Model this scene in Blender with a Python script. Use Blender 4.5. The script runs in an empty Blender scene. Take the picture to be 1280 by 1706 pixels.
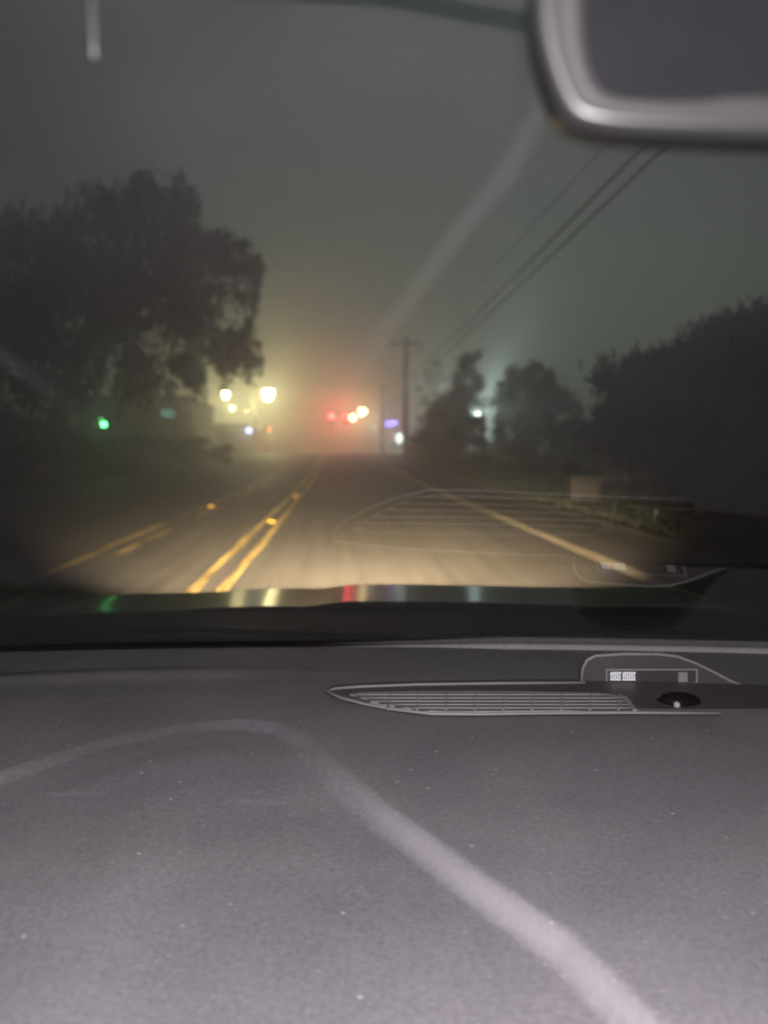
import bpy, math, random
import numpy as np
from mathutils import Vector, Matrix, Euler
R = math.radians
C = bpy.context.scene.collection
SC = bpy.context.scene
random.seed(5); rng = np.random.default_rng(11)

# ------------------------------------------------------------------ camera
YAW, PITCH, EYE, F = R(3.35), R(4.6), 1.25, 1282.0
cd = bpy.data.cameras.new('camera'); cam = bpy.data.objects.new('camera', cd); C.objects.link(cam)
cd.sensor_fit = 'HORIZONTAL'; cd.sensor_width = 24.0; cd.lens = 24.0*F/1280
cd.clip_start = 0.02; cd.clip_end = 2000
cam.location = (0, 0, EYE); cam.rotation_euler = (R(90)-PITCH, 0, -YAW)
cd.dof.use_dof = True; cd.dof.focus_distance = 0.70; cd.dof.aperture_fstop = 4.1
SC.camera = cam
SC.cycles.use_denoising = True; SC.cycles.denoising_prefilter = 'ACCURATE'
SC.cycles.volume_bounces = 1; SC.cycles.max_bounces = 6; SC.cycles.transparent_max_bounces = 24
SC.cycles.glossy_bounces = 3; SC.cycles.diffuse_bounces = 2
SC.cycles.sample_clamp_indirect = 3.0; SC.cycles.sample_clamp_direct = 40
SC.cycles.caustics_reflective = False; SC.cycles.caustics_refractive = False
SC.view_settings.view_transform = 'Standard'; SC.view_settings.look = 'None'
SC.view_settings.exposure = 0.0; SC.view_settings.gamma = 1.0

# ------------------------------------------------------------------ night sky: town light on low cloud
world = bpy.data.worlds.new('World'); SC.world = world; world.use_nodes = True
wn, wl = world.node_tree.nodes, world.node_tree.links
bg = wn['Background']
tc = wn.new('ShaderNodeTexCoord'); sx = wn.new('ShaderNodeSeparateXYZ'); rp = wn.new('ShaderNodeValToRGB')
wl.new(tc.outputs['Generated'], sx.inputs[0]); vd = wn.new('ShaderNodeVectorMath'); vd.operation = 'DOT_PRODUCT'; vd.inputs[1].default_value = (0.16, 0.98, 0.06); wl.new(tc.outputs['Generated'], vd.inputs[0]); wr = wn.new('ShaderNodeMapRange'); wr.inputs['From Min'].default_value = 0.70; wr.inputs['From Max'].default_value = 1.0; wr.inputs['To Min'].default_value = 0.22; wr.inputs['To Max'].default_value = 1.3; wr.interpolation_type = 'SMOOTHSTEP'; wl.new(vd.outputs['Value'], wr.inputs[0]); wl.new(wr.outputs[0], bg.inputs[1]); wl.new(sx.outputs['Z'], rp.inputs[0]); wl.new(rp.outputs[0], bg.inputs[0])
rp.color_ramp.elements[0].position = 0.0; rp.color_ramp.elements[0].color = (0.080, 0.092, 0.068, 1)
rp.color_ramp.elements[1].position = 0.5; rp.color_ramp.elements[1].color = (0.036, 0.045, 0.047, 1)

# ------------------------------------------------------------------ helpers
CAMR = Euler(cam.rotation_euler).to_matrix()
LOCR = Euler((R(90)-PITCH, 0, 0)).to_matrix()
def W(px, py, Y):                       # where the sight line through a photo pixel is Y metres down the road
    d = CAMR @ Vector(((px-640)/F, (853-py)/F, -1)); t = Y/d.y
    return Vector((d.x*t, Y, EYE+d.z*t))
def ldir(px, py): return LOCR @ Vector(((px-640)/F, (853-py)/F, -1))
def DP(px, py, z=-0.28):                # car frame: point on the dash plane
    d = ldir(px, py); t = z/d.z
    return (d.x*t, d.y*t)
def FP(px, py, y):                      # car frame: point on a vertical plane y
    d = ldir(px, py); t = y/d.y
    return (d.x*t, y, d.z*t)
def ss(t): 
    t = np.clip(t, 0, 1); return t*t*(3-2*t)
def zt(y): return float(0.85*ss((y-20)/52.0) - 2.2*ss((y-77)/60.0))

def mat(name, col, rough=0.6, metal=0.0, coat=0.0, noise=None, bump=None, emit=None, spec=0.5):
    m = bpy.data.materials.new(name); m.use_nodes = True
    n, l = m.node_tree.nodes, m.node_tree.links
    b = n['Principled BSDF']
    b.inputs['Base Color'].default_value = (*col, 1); b.inputs['Roughness'].default_value = rough
    b.inputs['Metallic'].default_value = metal; b.inputs['Coat Weight'].default_value = coat
    b.inputs['Coat Roughness'].default_value = 0.17
    b.inputs['Specular IOR Level'].default_value = spec
    t = n.new('ShaderNodeTexCoord')
    if noise:                            # (scale xyz, amount)
        mp = n.new('ShaderNodeMapping'); mp.inputs['Scale'].default_value = noise[0]
        l.new(t.outputs['Object'], mp.inputs[0])
        ns = n.new('ShaderNodeTexNoise'); ns.inputs['Scale'].default_value = 1; ns.inputs['Detail'].default_value = 5
        l.new(mp.outputs[0], ns.inputs['Vector'])
        mx = n.new('ShaderNodeMixRGB'); a = noise[1]
        mx.inputs[1].default_value = (*[c*(1-a) for c in col], 1); mx.inputs[2].default_value = (*[min(1, c*(1+a)) for c in col], 1)
        l.new(ns.outputs['Fac'], mx.inputs[0]); l.new(mx.outputs[0], b.inputs['Base Color'])
    if bump:
        nb = n.new('ShaderNodeTexNoise'); nb.inputs['Scale'].default_value = bump[0]; nb.inputs['Detail'].default_value = 3
        l.new(t.outputs['Object'], nb.inputs['Vector'])
        bp = n.new('ShaderNodeBump'); bp.inputs['Strength'].default_value = bump[1]; bp.inputs['Distance'].default_value = bump[2]
        l.new(nb.outputs['Fac'], bp.inputs['Height']); l.new(bp.outputs[0], b.inputs['Normal'])
    if emit:
        b.inputs['Emission Color'].default_value = (*emit[0], 1); b.inputs['Emission Strength'].default_value = emit[1]
        m.cycles.emission_sampling = 'NONE'
    return m

def tag(o, label=None, cat=None, group=None, kind=None):
    for k, v in (('label', label), ('category', cat), ('group', group), ('kind', kind)):
        if v: o[k] = v
    return o
def empty(name, loc=(0, 0, 0), rz=0.0):
    o = bpy.data.objects.new(name, None); C.objects.link(o); o.location = loc; o.rotation_euler = (0, 0, rz); return o
class MB:
    def __init__(s): s.v = []; s.f = []
    def box(s, x0, y0, z0, x1, y1, z1):
        b = len(s.v)
        s.v += [(x0,y0,z0),(x1,y0,z0),(x1,y1,z0),(x0,y1,z0),(x0,y0,z1),(x1,y0,z1),(x1,y1,z1),(x0,y1,z1)]
        s.f += [tuple(b+i for i in q) for q in ((0,3,2,1),(4,5,6,7),(0,1,5,4),(1,2,6,5),(2,3,7,6),(3,0,4,7))]
        return s
    def tube(s, pts, r, n=8, cap=True, closed=False):
        pts = [Vector(p) for p in pts]; rs = r if isinstance(r, (list, tuple)) else [r]*len(pts)
        b = len(s.v); up = Vector((0.013, 0.021, 1)); prev = None
        N = len(pts)
        for i, p in enumerate(pts):
            if closed: d = pts[(i+1) % N]-pts[i-1]
            else: d = pts[min(i+1, N-1)]-pts[max(i-1, 0)]
            d.normalize()
            a = d.cross(up)
            if a.length < 0.05: a = d.cross(Vector((0, 1, 0)))
            a.normalize(); c = d.cross(a)
            if prev and a.dot(prev) < 0: a, c = -a, -c
            prev = a
            for k in range(n):
                t = 2*math.pi*k/n
                s.v.append(tuple(p + (a*math.cos(t)+c*math.sin(t))*rs[i]))
        for i in range(N if closed else N-1):
            j = (i+1) % N
            for k in range(n):
                s.f.append((b+i*n+k, b+i*n+(k+1) % n, b+j*n+(k+1) % n, b+j*n+k))
        if cap and not closed:
            s.f.append(tuple(b+k for k in range(n))[::-1]); s.f.append(tuple(b+(N-1)*n+k for k in range(n)))
        return s
    def lathe(s, prof, cx=0, cy=0, cz=0, n=16, sx=1, sy=1):
        b = len(s.v)
        for r, z in prof:
            for k in range(n):
                t = 2*math.pi*k/n; s.v.append((cx+r*sx*math.cos(t), cy+r*sy*math.sin(t), cz+z))
        for i in range(len(prof)-1):
            for k in range(n):
                s.f.append((b+i*n+k, b+i*n+(k+1) % n, b+(i+1)*n+(k+1) % n, b+(i+1)*n+k))
        s.f.append(tuple(b+k for k in range(n))[::-1]); s.f.append(tuple(b+(len(prof)-1)*n+k for k in range(n)))
        return s
    def prism(s, front, back):
        b = len(s.v); n = len(front); s.v += [tuple(p) for p in front]+[tuple(p) for p in back]
        s.f.append(tuple(b+i for i in range(n))); s.f.append(tuple(b+n+i for i in range(n))[::-1])
        for i in range(n): s.f.append((b+i, b+n+i, b+n+(i+1) % n, b+(i+1) % n))
        return s
    def build(s, name, m, parent=None, smooth=False, bevel=0, loc=None):
        me = bpy.data.meshes.new(name); me.from_pydata(s.v, [], s.f); me.materials.append(m)
        if smooth:
            me.polygons.foreach_set('use_smooth', [True]*len(me.polygons))
        o = bpy.data.objects.new(name, me); C.objects.link(o)
        if parent: o.parent = parent
        if loc: o.location = loc
        if bevel:
            bv = o.modifiers.new('bevel', 'BEVEL'); bv.width = bevel; bv.segments = 2; bv.limit_method = 'ANGLE'
        return o
def grid(name, xs, ys, zf, m, parent=None, smooth=True):
    X, Y = np.meshgrid(xs, ys); Z = zf(X, Y)
    nx, ny = len(xs), len(ys)
    co = np.stack([X, Y, Z], -1).reshape(-1, 3)
    i = np.arange((ny-1)*(nx-1)); r, c = i//(nx-1), i % (nx-1); a = r*nx+c
    q = np.stack([a, a+1, a+nx+1, a+nx], -1)
    return rawmesh(name, co, q, m, parent, smooth)
def rawmesh(name, co, q, m, parent=None, smooth=False):
    me = bpy.data.meshes.new(name)
    me.vertices.add(len(co)); me.vertices.foreach_set('co', np.asarray(co, np.float32).ravel())
    k = q.shape[1]
    me.loops.add(q.size); me.loops.foreach_set('vertex_index', q.astype(np.int32).ravel())
    me.polygons.add(len(q)); me.polygons.foreach_set('loop_start', np.arange(len(q), dtype=np.int32)*k)
    try: me.polygons.foreach_set('loop_total', np.full(len(q), k, np.int32))
    except Exception: pass
    me.update(calc_edges=True); me.validate()
    me.materials.append(m)
    if smooth: me.polygons.foreach_set('use_smooth', [True]*len(me.polygons))
    o = bpy.data.objects.new(name, me); C.objects.link(o)
    if parent: o.parent = parent
    return o
def lamp(parent, loc, col, energy, kind='POINT', rad=0.15):
    l = bpy.data.lights.new('bulb_light', kind); l.energy = energy; l.color = col; l.shadow_soft_size = rad
    o = bpy.data.objects.new('bulb_light', l); C.objects.link(o); o.location = loc
    if parent: o.parent = parent
    return o

# ------------------------------------------------------------------ materials
M = {}
M['asphalt'] = mat('asphalt', (0.085, 0.077, 0.066), 0.62, noise=((7, 0.12, 1), 0.75), bump=(38, 0.6, 0.012))
M['grass'] = mat('grass', (0.018, 0.020, 0.010), 0.95, noise=((0.6, 0.6, 1), 0.6), bump=(9, 1, 0.12))
M['kerb'] = mat('kerb', (0.022, 0.020, 0.017), 0.9, noise=((2, 2, 2), 0.4))
def paint(name, col, lo, hi, sc=(9, 0.55, 1)):
    m = mat(name, col, 0.5)
    n, l = m.node_tree.nodes, m.node_tree.links; b = n['Principled BSDF']
    t = n.new('ShaderNodeTexCoord'); mp = n.new('ShaderNodeMapping'); mp.inputs['Scale'].default_value = sc
    ns = n.new('ShaderNodeTexNoise'); ns.inputs['Scale'].default_value = 1; ns.inputs['Detail'].default_value = 5; ns.inputs['Roughness'].default_value = 0.65
    rr = n.new('ShaderNodeValToRGB'); rr.color_ramp.elements[0].position = lo; rr.color_ramp.elements[1].position = hi
    rr.color_ramp.elements[0].color = (0.07, 0.062, 0.045, 1); rr.color_ramp.elements[1].color = (*col, 1)
    l.new(t.outputs['Object'], mp.inputs[0]); l.new(mp.outputs[0], ns.inputs['Vector']); l.new(ns.outputs['Fac'], rr.inputs[0]); l.new(rr.outputs[0], b.inputs['Base Color'])
    return m
M['yellow'] = paint('worn_yellow_paint', (0.78, 0.54, 0.14), 0.34, 0.56)
M['yellow_worn'] = paint('faded_yellow_paint', (0.62, 0.46, 0.15), 0.40, 0.62, (5, 0.9, 1))
M['white'] = paint('worn_white_paint', (0.72, 0.62, 0.42), 0.26, 0.55)
M['reflector'] = mat('reflector', (0.9, 0.55, 0.08), 0.25, emit=None)
M['leaf'] = mat('leaf', (0.040, 0.052, 0.030), 0.7, noise=((0.5, 0.5, 0.5), 0.5))
M['leaf_dark'] = mat('dark_leaf', (0.028, 0.036, 0.024), 0.75, noise=((0.5, 0.5, 0.5), 0.5))
M['bark'] = mat('bark', (0.055, 0.045, 0.035), 0.95, noise=((6, 6, 1), 0.5), bump=(14, 1, 0.05))
M['wood'] = mat('pole_wood', (0.07, 0.055, 0.042), 0.9, noise=((8, 8, 0.6), 0.4))
M['metal'] = mat('galvanised_metal', (0.22, 0.22, 0.21), 0.5, metal=0.6, noise=((4, 4, 4), 0.2))
M['darkmetal'] = mat('dark_metal', (0.02, 0.02, 0.02), 0.5)
M['wire'] = mat('wire_black', (0.012, 0.012, 0.012), 0.6)
M['wall'] = mat('stucco', (0.12, 0.115, 0.10), 0.9, noise=((1.5, 1.5, 1.5), 0.25))
M['pale'] = mat('pale_panel', (0.45, 0.45, 0.42), 0.8, noise=((1.5, 1.5, 1.5), 0.15))
M['roof'] = mat('roofing', (0.05, 0.045, 0.04), 0.9, noise=((1.5, 1.5, 1.5), 0.3))
M['cab'] = mat('cabinet_paint', (0.018, 0.015, 0.011), 0.7, noise=((5, 5, 5), 0.2))
def emat(name, col, s): return mat(name, (0.1, 0.1, 0.1), 0.4, emit=(col, s))
M['lens_warm'] = emat('warm_lens', (1, 0.82, 0.40), 260)
M['lens_warm2'] = emat('orange_lens', (1, 0.66, 0.28), 110)
M['lens_red'] = emat('red_lens', (1, 0.02, 0.014), 240)
M['lens_red_dim'] = emat('dim_red_lens', (1, .01, .015), 30)
M['lens_hand'] = emat('orange_signal_lens', (1, 0.22, 0.05), 14)
M['lens_green'] = emat('green_lens', (0.10, 1, 0.22), 25)
M['lens_white'] = emat('white_lens', (0.80, 1, 0.92), 40)
M['lens_blue'] = emat('blue_white_lens', (0.35, 0.42, 1), 8)
M['sign_blue'] = emat('violet_sign_face', (0.20, 0.16, 1), 8.0)
M['sign_red'] = emat('red_sign_face', (1, 0.22, 0.10), 1.6)
M['sign_white'] = emat('white_sign_face', (0.75, 0.95, 0.85), 1.5)
M['window_teal'] = emat('teal_lit_pane', (0.25, 0.75, 0.65), .5)
M['window_cool'] = emat('cool_lit_pane', (0.55, 0.75, 0.62), 0.7)
M['off_lens'] = mat('unlit_lens', (0.03, 0.02, 0.01), 0.3)

# car materials
def dash_mat():
    m = mat('dash_vinyl', (0.27, 0.255, 0.275), 0.62, spec=0.35)
    n, l = m.node_tree.nodes, m.node_tree.links; b = n['Principled BSDF']
    t = n.new('ShaderNodeTexCoord')
    n1 = n.new('ShaderNodeTexNoise'); n1.inputs['Scale'].default_value = 7; n1.inputs['Detail'].default_value = 6
    r1 = n.new('ShaderNodeValToRGB'); r1.color_ramp.elements[0].position = 0.3; r1.color_ramp.elements[1].position = 0.75
    r1.color_ramp.elements[0].color = (0.215, 0.203, 0.222, 1); r1.color_ramp.elements[1].color = (0.30, 0.278, 0.295, 1)
    v = n.new('ShaderNodeTexVoronoi'); v.inputs['Scale'].default_value = 80
    r2 = n.new('ShaderNodeValToRGB'); r2.color_ramp.elements[0].position = 0.05; r2.color_ramp.elements[0].color = (1, 1, 1, 1)
    r2.color_ramp.elements[1].position = 0.16; r2.color_ramp.elements[1].color = (0, 0, 0, 1)
    vw = n.new('ShaderNodeSeparateColor'); th = n.new('ShaderNodeMath'); th.operation = 'GREATER_THAN'; th.inputs[1].default_value = 0.90
    mu = n.new('ShaderNodeMath'); mu.operation = 'MULTIPLY'
    mu2 = n.new('ShaderNodeMath'); mu2.operation = 'MULTIPLY'; mu2.inputs[1].default_value = 0.85
    mx = n.new('ShaderNodeMixRGB'); mx.inputs[2].default_value = (0.62, 0.60, 0.58, 1)
    v2 = n.new('ShaderNodeTexNoise'); v2.inputs['Scale'].default_value = 1500; v2.inputs['Detail'].default_value = 2
    v3 = n.new('ShaderNodeTexNoise'); v3.inputs['Scale'].default_value = 260; v3.inputs['Detail'].default_value = 4
    l.new(t.outputs['Object'], v3.inputs['Vector'])
    ov = n.new('ShaderNodeMixRGB'); ov.blend_type = 'OVERLAY'; ov.inputs[0].default_value = 0.38
    for a in (n1, v, v2): l.new(t.outputs['Object'], a.inputs['Vector'])
    l.new(n1.outputs['Fac'], r1.inputs[0]); l.new(r1.outputs[0], ov.inputs[1]); l.new(v3.outputs['Fac'], ov.inputs[2]); l.new(ov.outputs[0], mx.inputs[1])
    l.new(v.outputs['Distance'], r2.inputs[0]); l.new(v.outputs['Color'], vw.inputs[0]); l.new(vw.outputs[0], th.inputs[0])
    l.new(r2.outputs[0], mu.inputs[0]); l.new(th.outputs[0], mu.inputs[1]); l.new(mu.outputs[0], mu2.inputs[0]); l.new(mu2.outputs[0], mx.inputs[0])
    # paler crease band, bevel highlight put into the colour, and a second, finer dust
    ta = n.new('ShaderNodeAttribute'); ta.attribute_name = 'crease_highlight'
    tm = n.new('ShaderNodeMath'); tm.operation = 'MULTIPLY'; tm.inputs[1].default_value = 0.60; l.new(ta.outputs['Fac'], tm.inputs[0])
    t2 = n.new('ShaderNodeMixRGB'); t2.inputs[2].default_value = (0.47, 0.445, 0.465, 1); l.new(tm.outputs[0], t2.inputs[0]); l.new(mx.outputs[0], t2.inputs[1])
    w = n.new('ShaderNodeTexVoronoi'); w.inputs['Scale'].default_value = 190; l.new(t.outputs['Object'], w.inputs['Vector'])
    w1 = n.new('ShaderNodeMapRange'); w1.inputs['From Min'].default_value = 0.25; w1.inputs['From Max'].default_value = 0.08; l.new(w.outputs['Distance'], w1.inputs[0])
    w2 = n.new('ShaderNodeSeparateColor'); l.new(w.outputs['Color'], w2.inputs[0]); w3 = n.new('ShaderNodeMath'); w3.operation = 'GREATER_THAN'; w3.inputs[1].default_value = 0.92; l.new(w2.outputs[1], w3.inputs[0])
    w4 = n.new('ShaderNodeMath'); w4.operation = 'MULTIPLY'; l.new(w1.outputs[0], w4.inputs[0]); l.new(w3.outputs[0], w4.inputs[1])
    w5 = n.new('ShaderNodeMath'); w5.operation = 'MULTIPLY'; w5.inputs[1].default_value = 0.5; l.new(w4.outputs[0], w5.inputs[0])
    t3 = n.new('ShaderNodeMixRGB'); t3.inputs[2].default_value = (0.55, 0.53, 0.5, 1); l.new(w5.outputs[0], t3.inputs[0]); l.new(t2.outputs[0], t3.inputs[1])
    l.new(t3.outputs[0], b.inputs['Base Color'])
    bp = n.new('ShaderNodeBump'); bp.inputs['Strength'].default_value = 0.35; bp.inputs['Distance'].default_value = 0.0006
    l.new(v2.outputs['Fac'], bp.inputs['Height']); l.new(bp.outputs[0], b.inputs['Normal'])
    return m
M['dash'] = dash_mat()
M['vent_dark'] = mat('vent_recess', (0.060, 0.048, 0.046), 0.6)
M['vent_slat'] = mat('vent_slat_plastic', (0.40, 0.365, 0.37), 0.5, noise=((40, 90, 40), 0.35))
M['lip'] = mat('vent_lip_plastic', (0.36, 0.34, 0.35), 0.4)
M['strip'] = mat('defroster_strip', (0.50, 0.47, 0.48), 0.6, noise=((160, 160, 160), 0.3))
M['sensor'] = mat('smoked_dome', (0.012, 0.010, 0.008), 0.12)
M['display'] = mat('display_glass', (0.085, 0.080, 0.082), 0.25)
M['digits'] = emat('lit_digits', (0.92, 0.88, 1.0), 1.1)
M['housing'] = mat('display_housing', (0.105, 0.088, 0.085), 0.5, noise=((30, 30, 30), 0.2))
M['paintcar'] = mat('bonnet_paint', (0.30, 0.31, 0.27), 0.42, metal=0.8, coat=0.5, bump=(140, 0.4, 0.001))
M['cowl'] = mat('cowl_plastic', (0.005, 0.006, 0.007), 0.7, spec=0.15)
M['rubber'] = mat('wiper_rubber', (0.01, 0.01, 0.01), 0.3)
M['headliner'] = mat('headliner_cloth', (0.30, 0.29, 0.30), 0.95, noise=((60, 60, 60), 0.1))
M['mirror_shell'] = mat('mirror_shell_plastic', (0.0105, 0.0102, 0.011), 0.38)
M['mirror_glass'] = mat('mirror_glass_dark', (0.005, 0.0048, 0.0055), 0.7, noise=((30, 30, 30), .4), spec=.05)
gm = bpy.data.materials.new('windshield_glass'); gm.use_nodes = True
gn, gl = gm.node_tree.nodes, gm.node_tree.links; gn.remove(gn['Principled BSDF'])
go = gn['Material Output']; gt = gn.new('ShaderNodeBsdfTransparent'); gt.inputs[0].default_value = (0.90, 0.94, 0.91, 1)
gg = gn.new('ShaderNodeBsdfGlossy'); gg.inputs['Roughness'].default_value = 0.04
gf = gn.new('ShaderNodeFresnel'); gf.inputs['IOR'].default_value = 1.52
gmu = gn.new('ShaderNodeMath'); gmu.operation = 'MULTIPLY_ADD'; gmu.inputs[1].default_value = 0.8; gmu.inputs[2].default_value = 0.12; gmu.use_clamp = True
gx = gn.new('ShaderNodeMixShader')
gl.new(gf.outputs[0], gmu.inputs[0]); gl.new(gmu.outputs[0], gx.inputs[0]); gl.new(gt.outputs[0], gx.inputs[1]); gl.new(gg.outputs[0], gx.inputs[2]); # thin dusty film with wiped, cloudy patches
gd = gn.new('ShaderNodeBsdfDiffuse'); gd.inputs[0].default_value = (.62, .62, .66, 1)
gtc = gn.new('ShaderNodeTexCoord'); gmp = gn.new('ShaderNodeMapping'); gmp.inputs['Scale'].default_value = (4.2, 7.0, 7.0); gmp.inputs['Rotation'].default_value = (0, 0, .45)
gns = gn.new('ShaderNodeTexNoise'); gns.inputs['Scale'].default_value = 1.1; gns.inputs['Detail'].default_value = 2.5; gns.inputs['Distortion'].default_value = 1.2
gmr = gn.new('ShaderNodeMapRange'); gmr.inputs['From Min'].default_value = .34; gmr.inputs['From Max'].default_value = .70; gmr.inputs['To Max'].default_value = .0050; gmr.inputs['To Min'].default_value = .0
gx2 = gn.new('ShaderNodeMixShader')
gl.new(gtc.outputs['Object'], gmp.inputs[0]); gl.new(gmp.outputs[0], gns.inputs['Vector']); gl.new(gns.outputs['Fac'], gmr.inputs[0]); gl.new(gmr.outputs[0], gx2.inputs[0])
gl.new(gx.outputs[0], gx2.inputs[1]); gl.new(gd.outputs[0], gx2.inputs[2]); gl.new(gx2.outputs[0], go.inputs[0])
M['glass'] = gm

# ------------------------------------------------------------------ ground and road
ys = np.concatenate([np.arange(-60, 0, 10), np.arange(0, 160, 2.0), np.arange(160, 421, 20)])
ztv = np.vectorize(zt)
def land(x, y):
    left = 0.35*ss((-x-9.5)/5) ; right = 0.18*ss((x-4.9)/2.5)
    return ztv(y) + left + right
gxs = np.array([-200, -120, -60, -40, -30, -24, -20, -16, -14, -12, -10.5, -9.5, -8, -4, 0, 3, 4.9, 5.6, 6.4, 7.4, 9, 12, 16, 22, 30, 50, 90, 200.])
tag(grid('ground', gxs, ys, land, M['grass']), kind='structure')
tag(grid('road', np.array([-9.2, -5, -1.15, 1.5, 4.4]), ys[ys < 330], lambda x, y: ztv(y)+0.02, M['asphalt']), kind='structure')
def strip(x0, x1, y0, y1, mb, z=0.026, xw=0.0):
    n = max(2, int((y1-y0)/1.0)+1); b = len(mb.v)
    for i in range(n):
        y = y0+(y1-y0)*i/(n-1); o = xw*math.sin(y*0.21)
        a_ = min(1, .3+y/40)*.028; e0, e1 = random.uniform(-a_, a_), random.uniform(-a_, a_); mb.v += [(x0+o+e0, y, zt(y)+z), (x1+o+e1, y, zt(y)+z)]
    for i in range(n-1): mb.f.append((b+2*i, b+2*i+1, b+2*i+3, b+2*i+2))
mb = MB(); strip(-1.34, -1.24, 3, 110, mb); strip(-1.07, -0.97, 3, 110, mb); tag(mb.build('road_marking_centre', M['yellow']), kind='structure')
mb = MB(); strip(-2.98, -2.86, 3, 60, mb)
y = 4.0
while y < 66: strip(-2.66, -2.54, y, y+2.8, mb); y += 5.2
tag(mb.build('road_marking_left', M['yellow_worn']), kind='structure')
mb = MB(); strip(2.86, 3.04, 3, 110, mb); tag(mb.build('road_marking_edge', M['white']), kind='structure')
mb = MB(); strip(2.44, 2.54, 31, 44, mb); tag(mb.build('road_marking_short', M['white']), kind='structure')
# kerbs
for nm, xa, xb in (('kerb_near', 4.40, 4.58), ('kerb_far', -9.38, -9.20)):
    mb = MB(); yy = list(np.arange(-20, 140, 2.0)); b = 0
    for y in yy: mb.v += [(xa, y, zt(y)-0.1), (xa, y, zt(y)+0.06), (xb, y, zt(y)+0.06), (xb, y, zt(y)-0.1)]
    for i in range(len(yy)-1):
        for k in range(3): mb.f.append((4*i+k, 4*i+k+1, 4*i+4+k+1, 4*i+4+k))
    tag(mb.build(nm.split('_')[0], M['kerb']), kind='structure')
# raised reflectors along the centre line
def reflector():
    r = empty('road_reflector'); mb = MB()
    b = [(-0.07, -0.06, 0), (0.07, -0.06, 0), (0.07, 0.06, 0), (-0.07, 0.06, 0)]; t = [(-0.05, -0.025, 0.022), (0.05, -0.025, 0.022), (0.05, 0.025, 0.022), (-0.05, 0.025, 0.022)]
    mb.prism(t, b).build('base', M['reflector'], r)
    return r
spots = [(-1.155, 13.2), (-1.155, 20.5), (-1.155, 27.8), (-1.155, 35.1), (-1.155, 42.5), (-2.76, 16.8), (-2.76, 24.1), (-2.76, 31.5)]
proto = reflector()
for i, (x, y) in enumerate(spots):
    if i == 0: o = proto
    else:
        o = proto.copy(); C.objects.link(o)
        for ch in proto.children: c = ch.copy(); C.objects.link(c); c.parent = o
    o.location = (x, y, zt(y)+0.026)
    line = 'double yellow centre line' if x > -2 else 'faded left yellow line'
    k = ['nearest', 'second', 'third', 'fourth', 'farthest'][i] if x > -2 else ['nearest', 'middle', 'farthest'][i-5]
    tag(o, f'small amber road reflector, {k} one along the {line}', 'road reflector', 'amber reflectors on the road')

# ------------------------------------------------------------------ trees
def leaves(blobs, n, size, droop=0.0):
    """blobs: centre, radius xyz; returns quads spread in and on them"""
    w = np.array([b[1][0]*b[1][1]*b[1][2] for b in blobs])**0.6; w /= w.sum()
    cnt = rng.multinomial(n, w); P = []
    for (c, r), k in zip(blobs, cnt):
        m = max(5, k//60)
        d = rng.normal(size=(m, 3)); d /= np.linalg.norm(d, axis=1)[:, None]
        cl = d*(rng.uniform(0.35, 1.0, (m, 1))**0.5)
        idx = rng.integers(0, m, k)
        p = cl[idx]+rng.normal(size=(k, 3))*0.16
        P.append(np.array(c)+p*np.array(r))
    P = np.concatenate(P); k = len(P)
    if droop:
        sel = rng.random(k) < 0.35
        P[sel, 2] -= rng.random(sel.sum())**2*droop
    a = rng.normal(size=(k, 3)); a /= np.linalg.norm(a, axis=1)[:, None]
    b = np.cross(a, rng.normal(size=(k, 3))); b /= np.linalg.norm(b, axis=1)[:, None]
    if droop: a[:, 2] *= 2.2
    s = rng.uniform(0.6, 1.3, (k, 1))*size
    a = a*s; b = b*s*0.55
    co = np.stack([P-a, P-b*0.9, P+a, P+b], 1).reshape(-1, 3)
    q = np.arange(4*k).reshape(-1, 4)
    return co, q
def tree(name, label, cat, group, base, blobs, n, size, m, trunk_r=0.25, droop=0.0):
    bx, by = base; bz = float(land(np.array(bx), np.array(by)))-0.1
    root = empty(name, (bx, by, bz))
    tag(root, label, cat, group)
    bl = [((c[0]-bx, c[1]-by, c[2]-bz), r) for c, r in blobs]
    co, q = leaves(bl, n, size, droop); rawmesh('crown', co, q, m, root)
    mb = MB(); top = max(c[2] for c, r in bl)
    lean = np.mean([c[0] for c, r in bl])
    mid = Vector((lean*0.25, 0, top*0.35))
    mb.tube([(0, 0, 0), (0.05, 0, top*0.12), mid, (lean*0.5, 0, top*0.62), (lean*0.55, 0.1, top*0.95)], [trunk_r*1.4, trunk_r, trunk_r*0.85, trunk_r*0.5, trunk_r*0.12], 9)
    for c, r in bl[:9]:
        e = Vector(c); h = mid.lerp(Vector((lean*0.5, 0, top*0.62)), random.random())
        mdp = h.lerp(e, 0.5)+Vector((0, 0, 0.3)); mb.tube([h, mdp, e], [trunk_r*0.45, trunk_r*0.28, trunk_r*0.08], 6)
    mb.build('trunk', M['bark'], root, True)
    return root
def B(px, py, rp, Y, k=1.0, dy=0.0, ry=None):     # crown blob: where it stands, from a sight line, radius rp photo px wide
    c = W(px, py, Y+dy); r = rp/F*Y
    return (c, (r, r if ry is None else ry, r*k))
G1 = 'trees along the verge'
YL = 30
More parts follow.
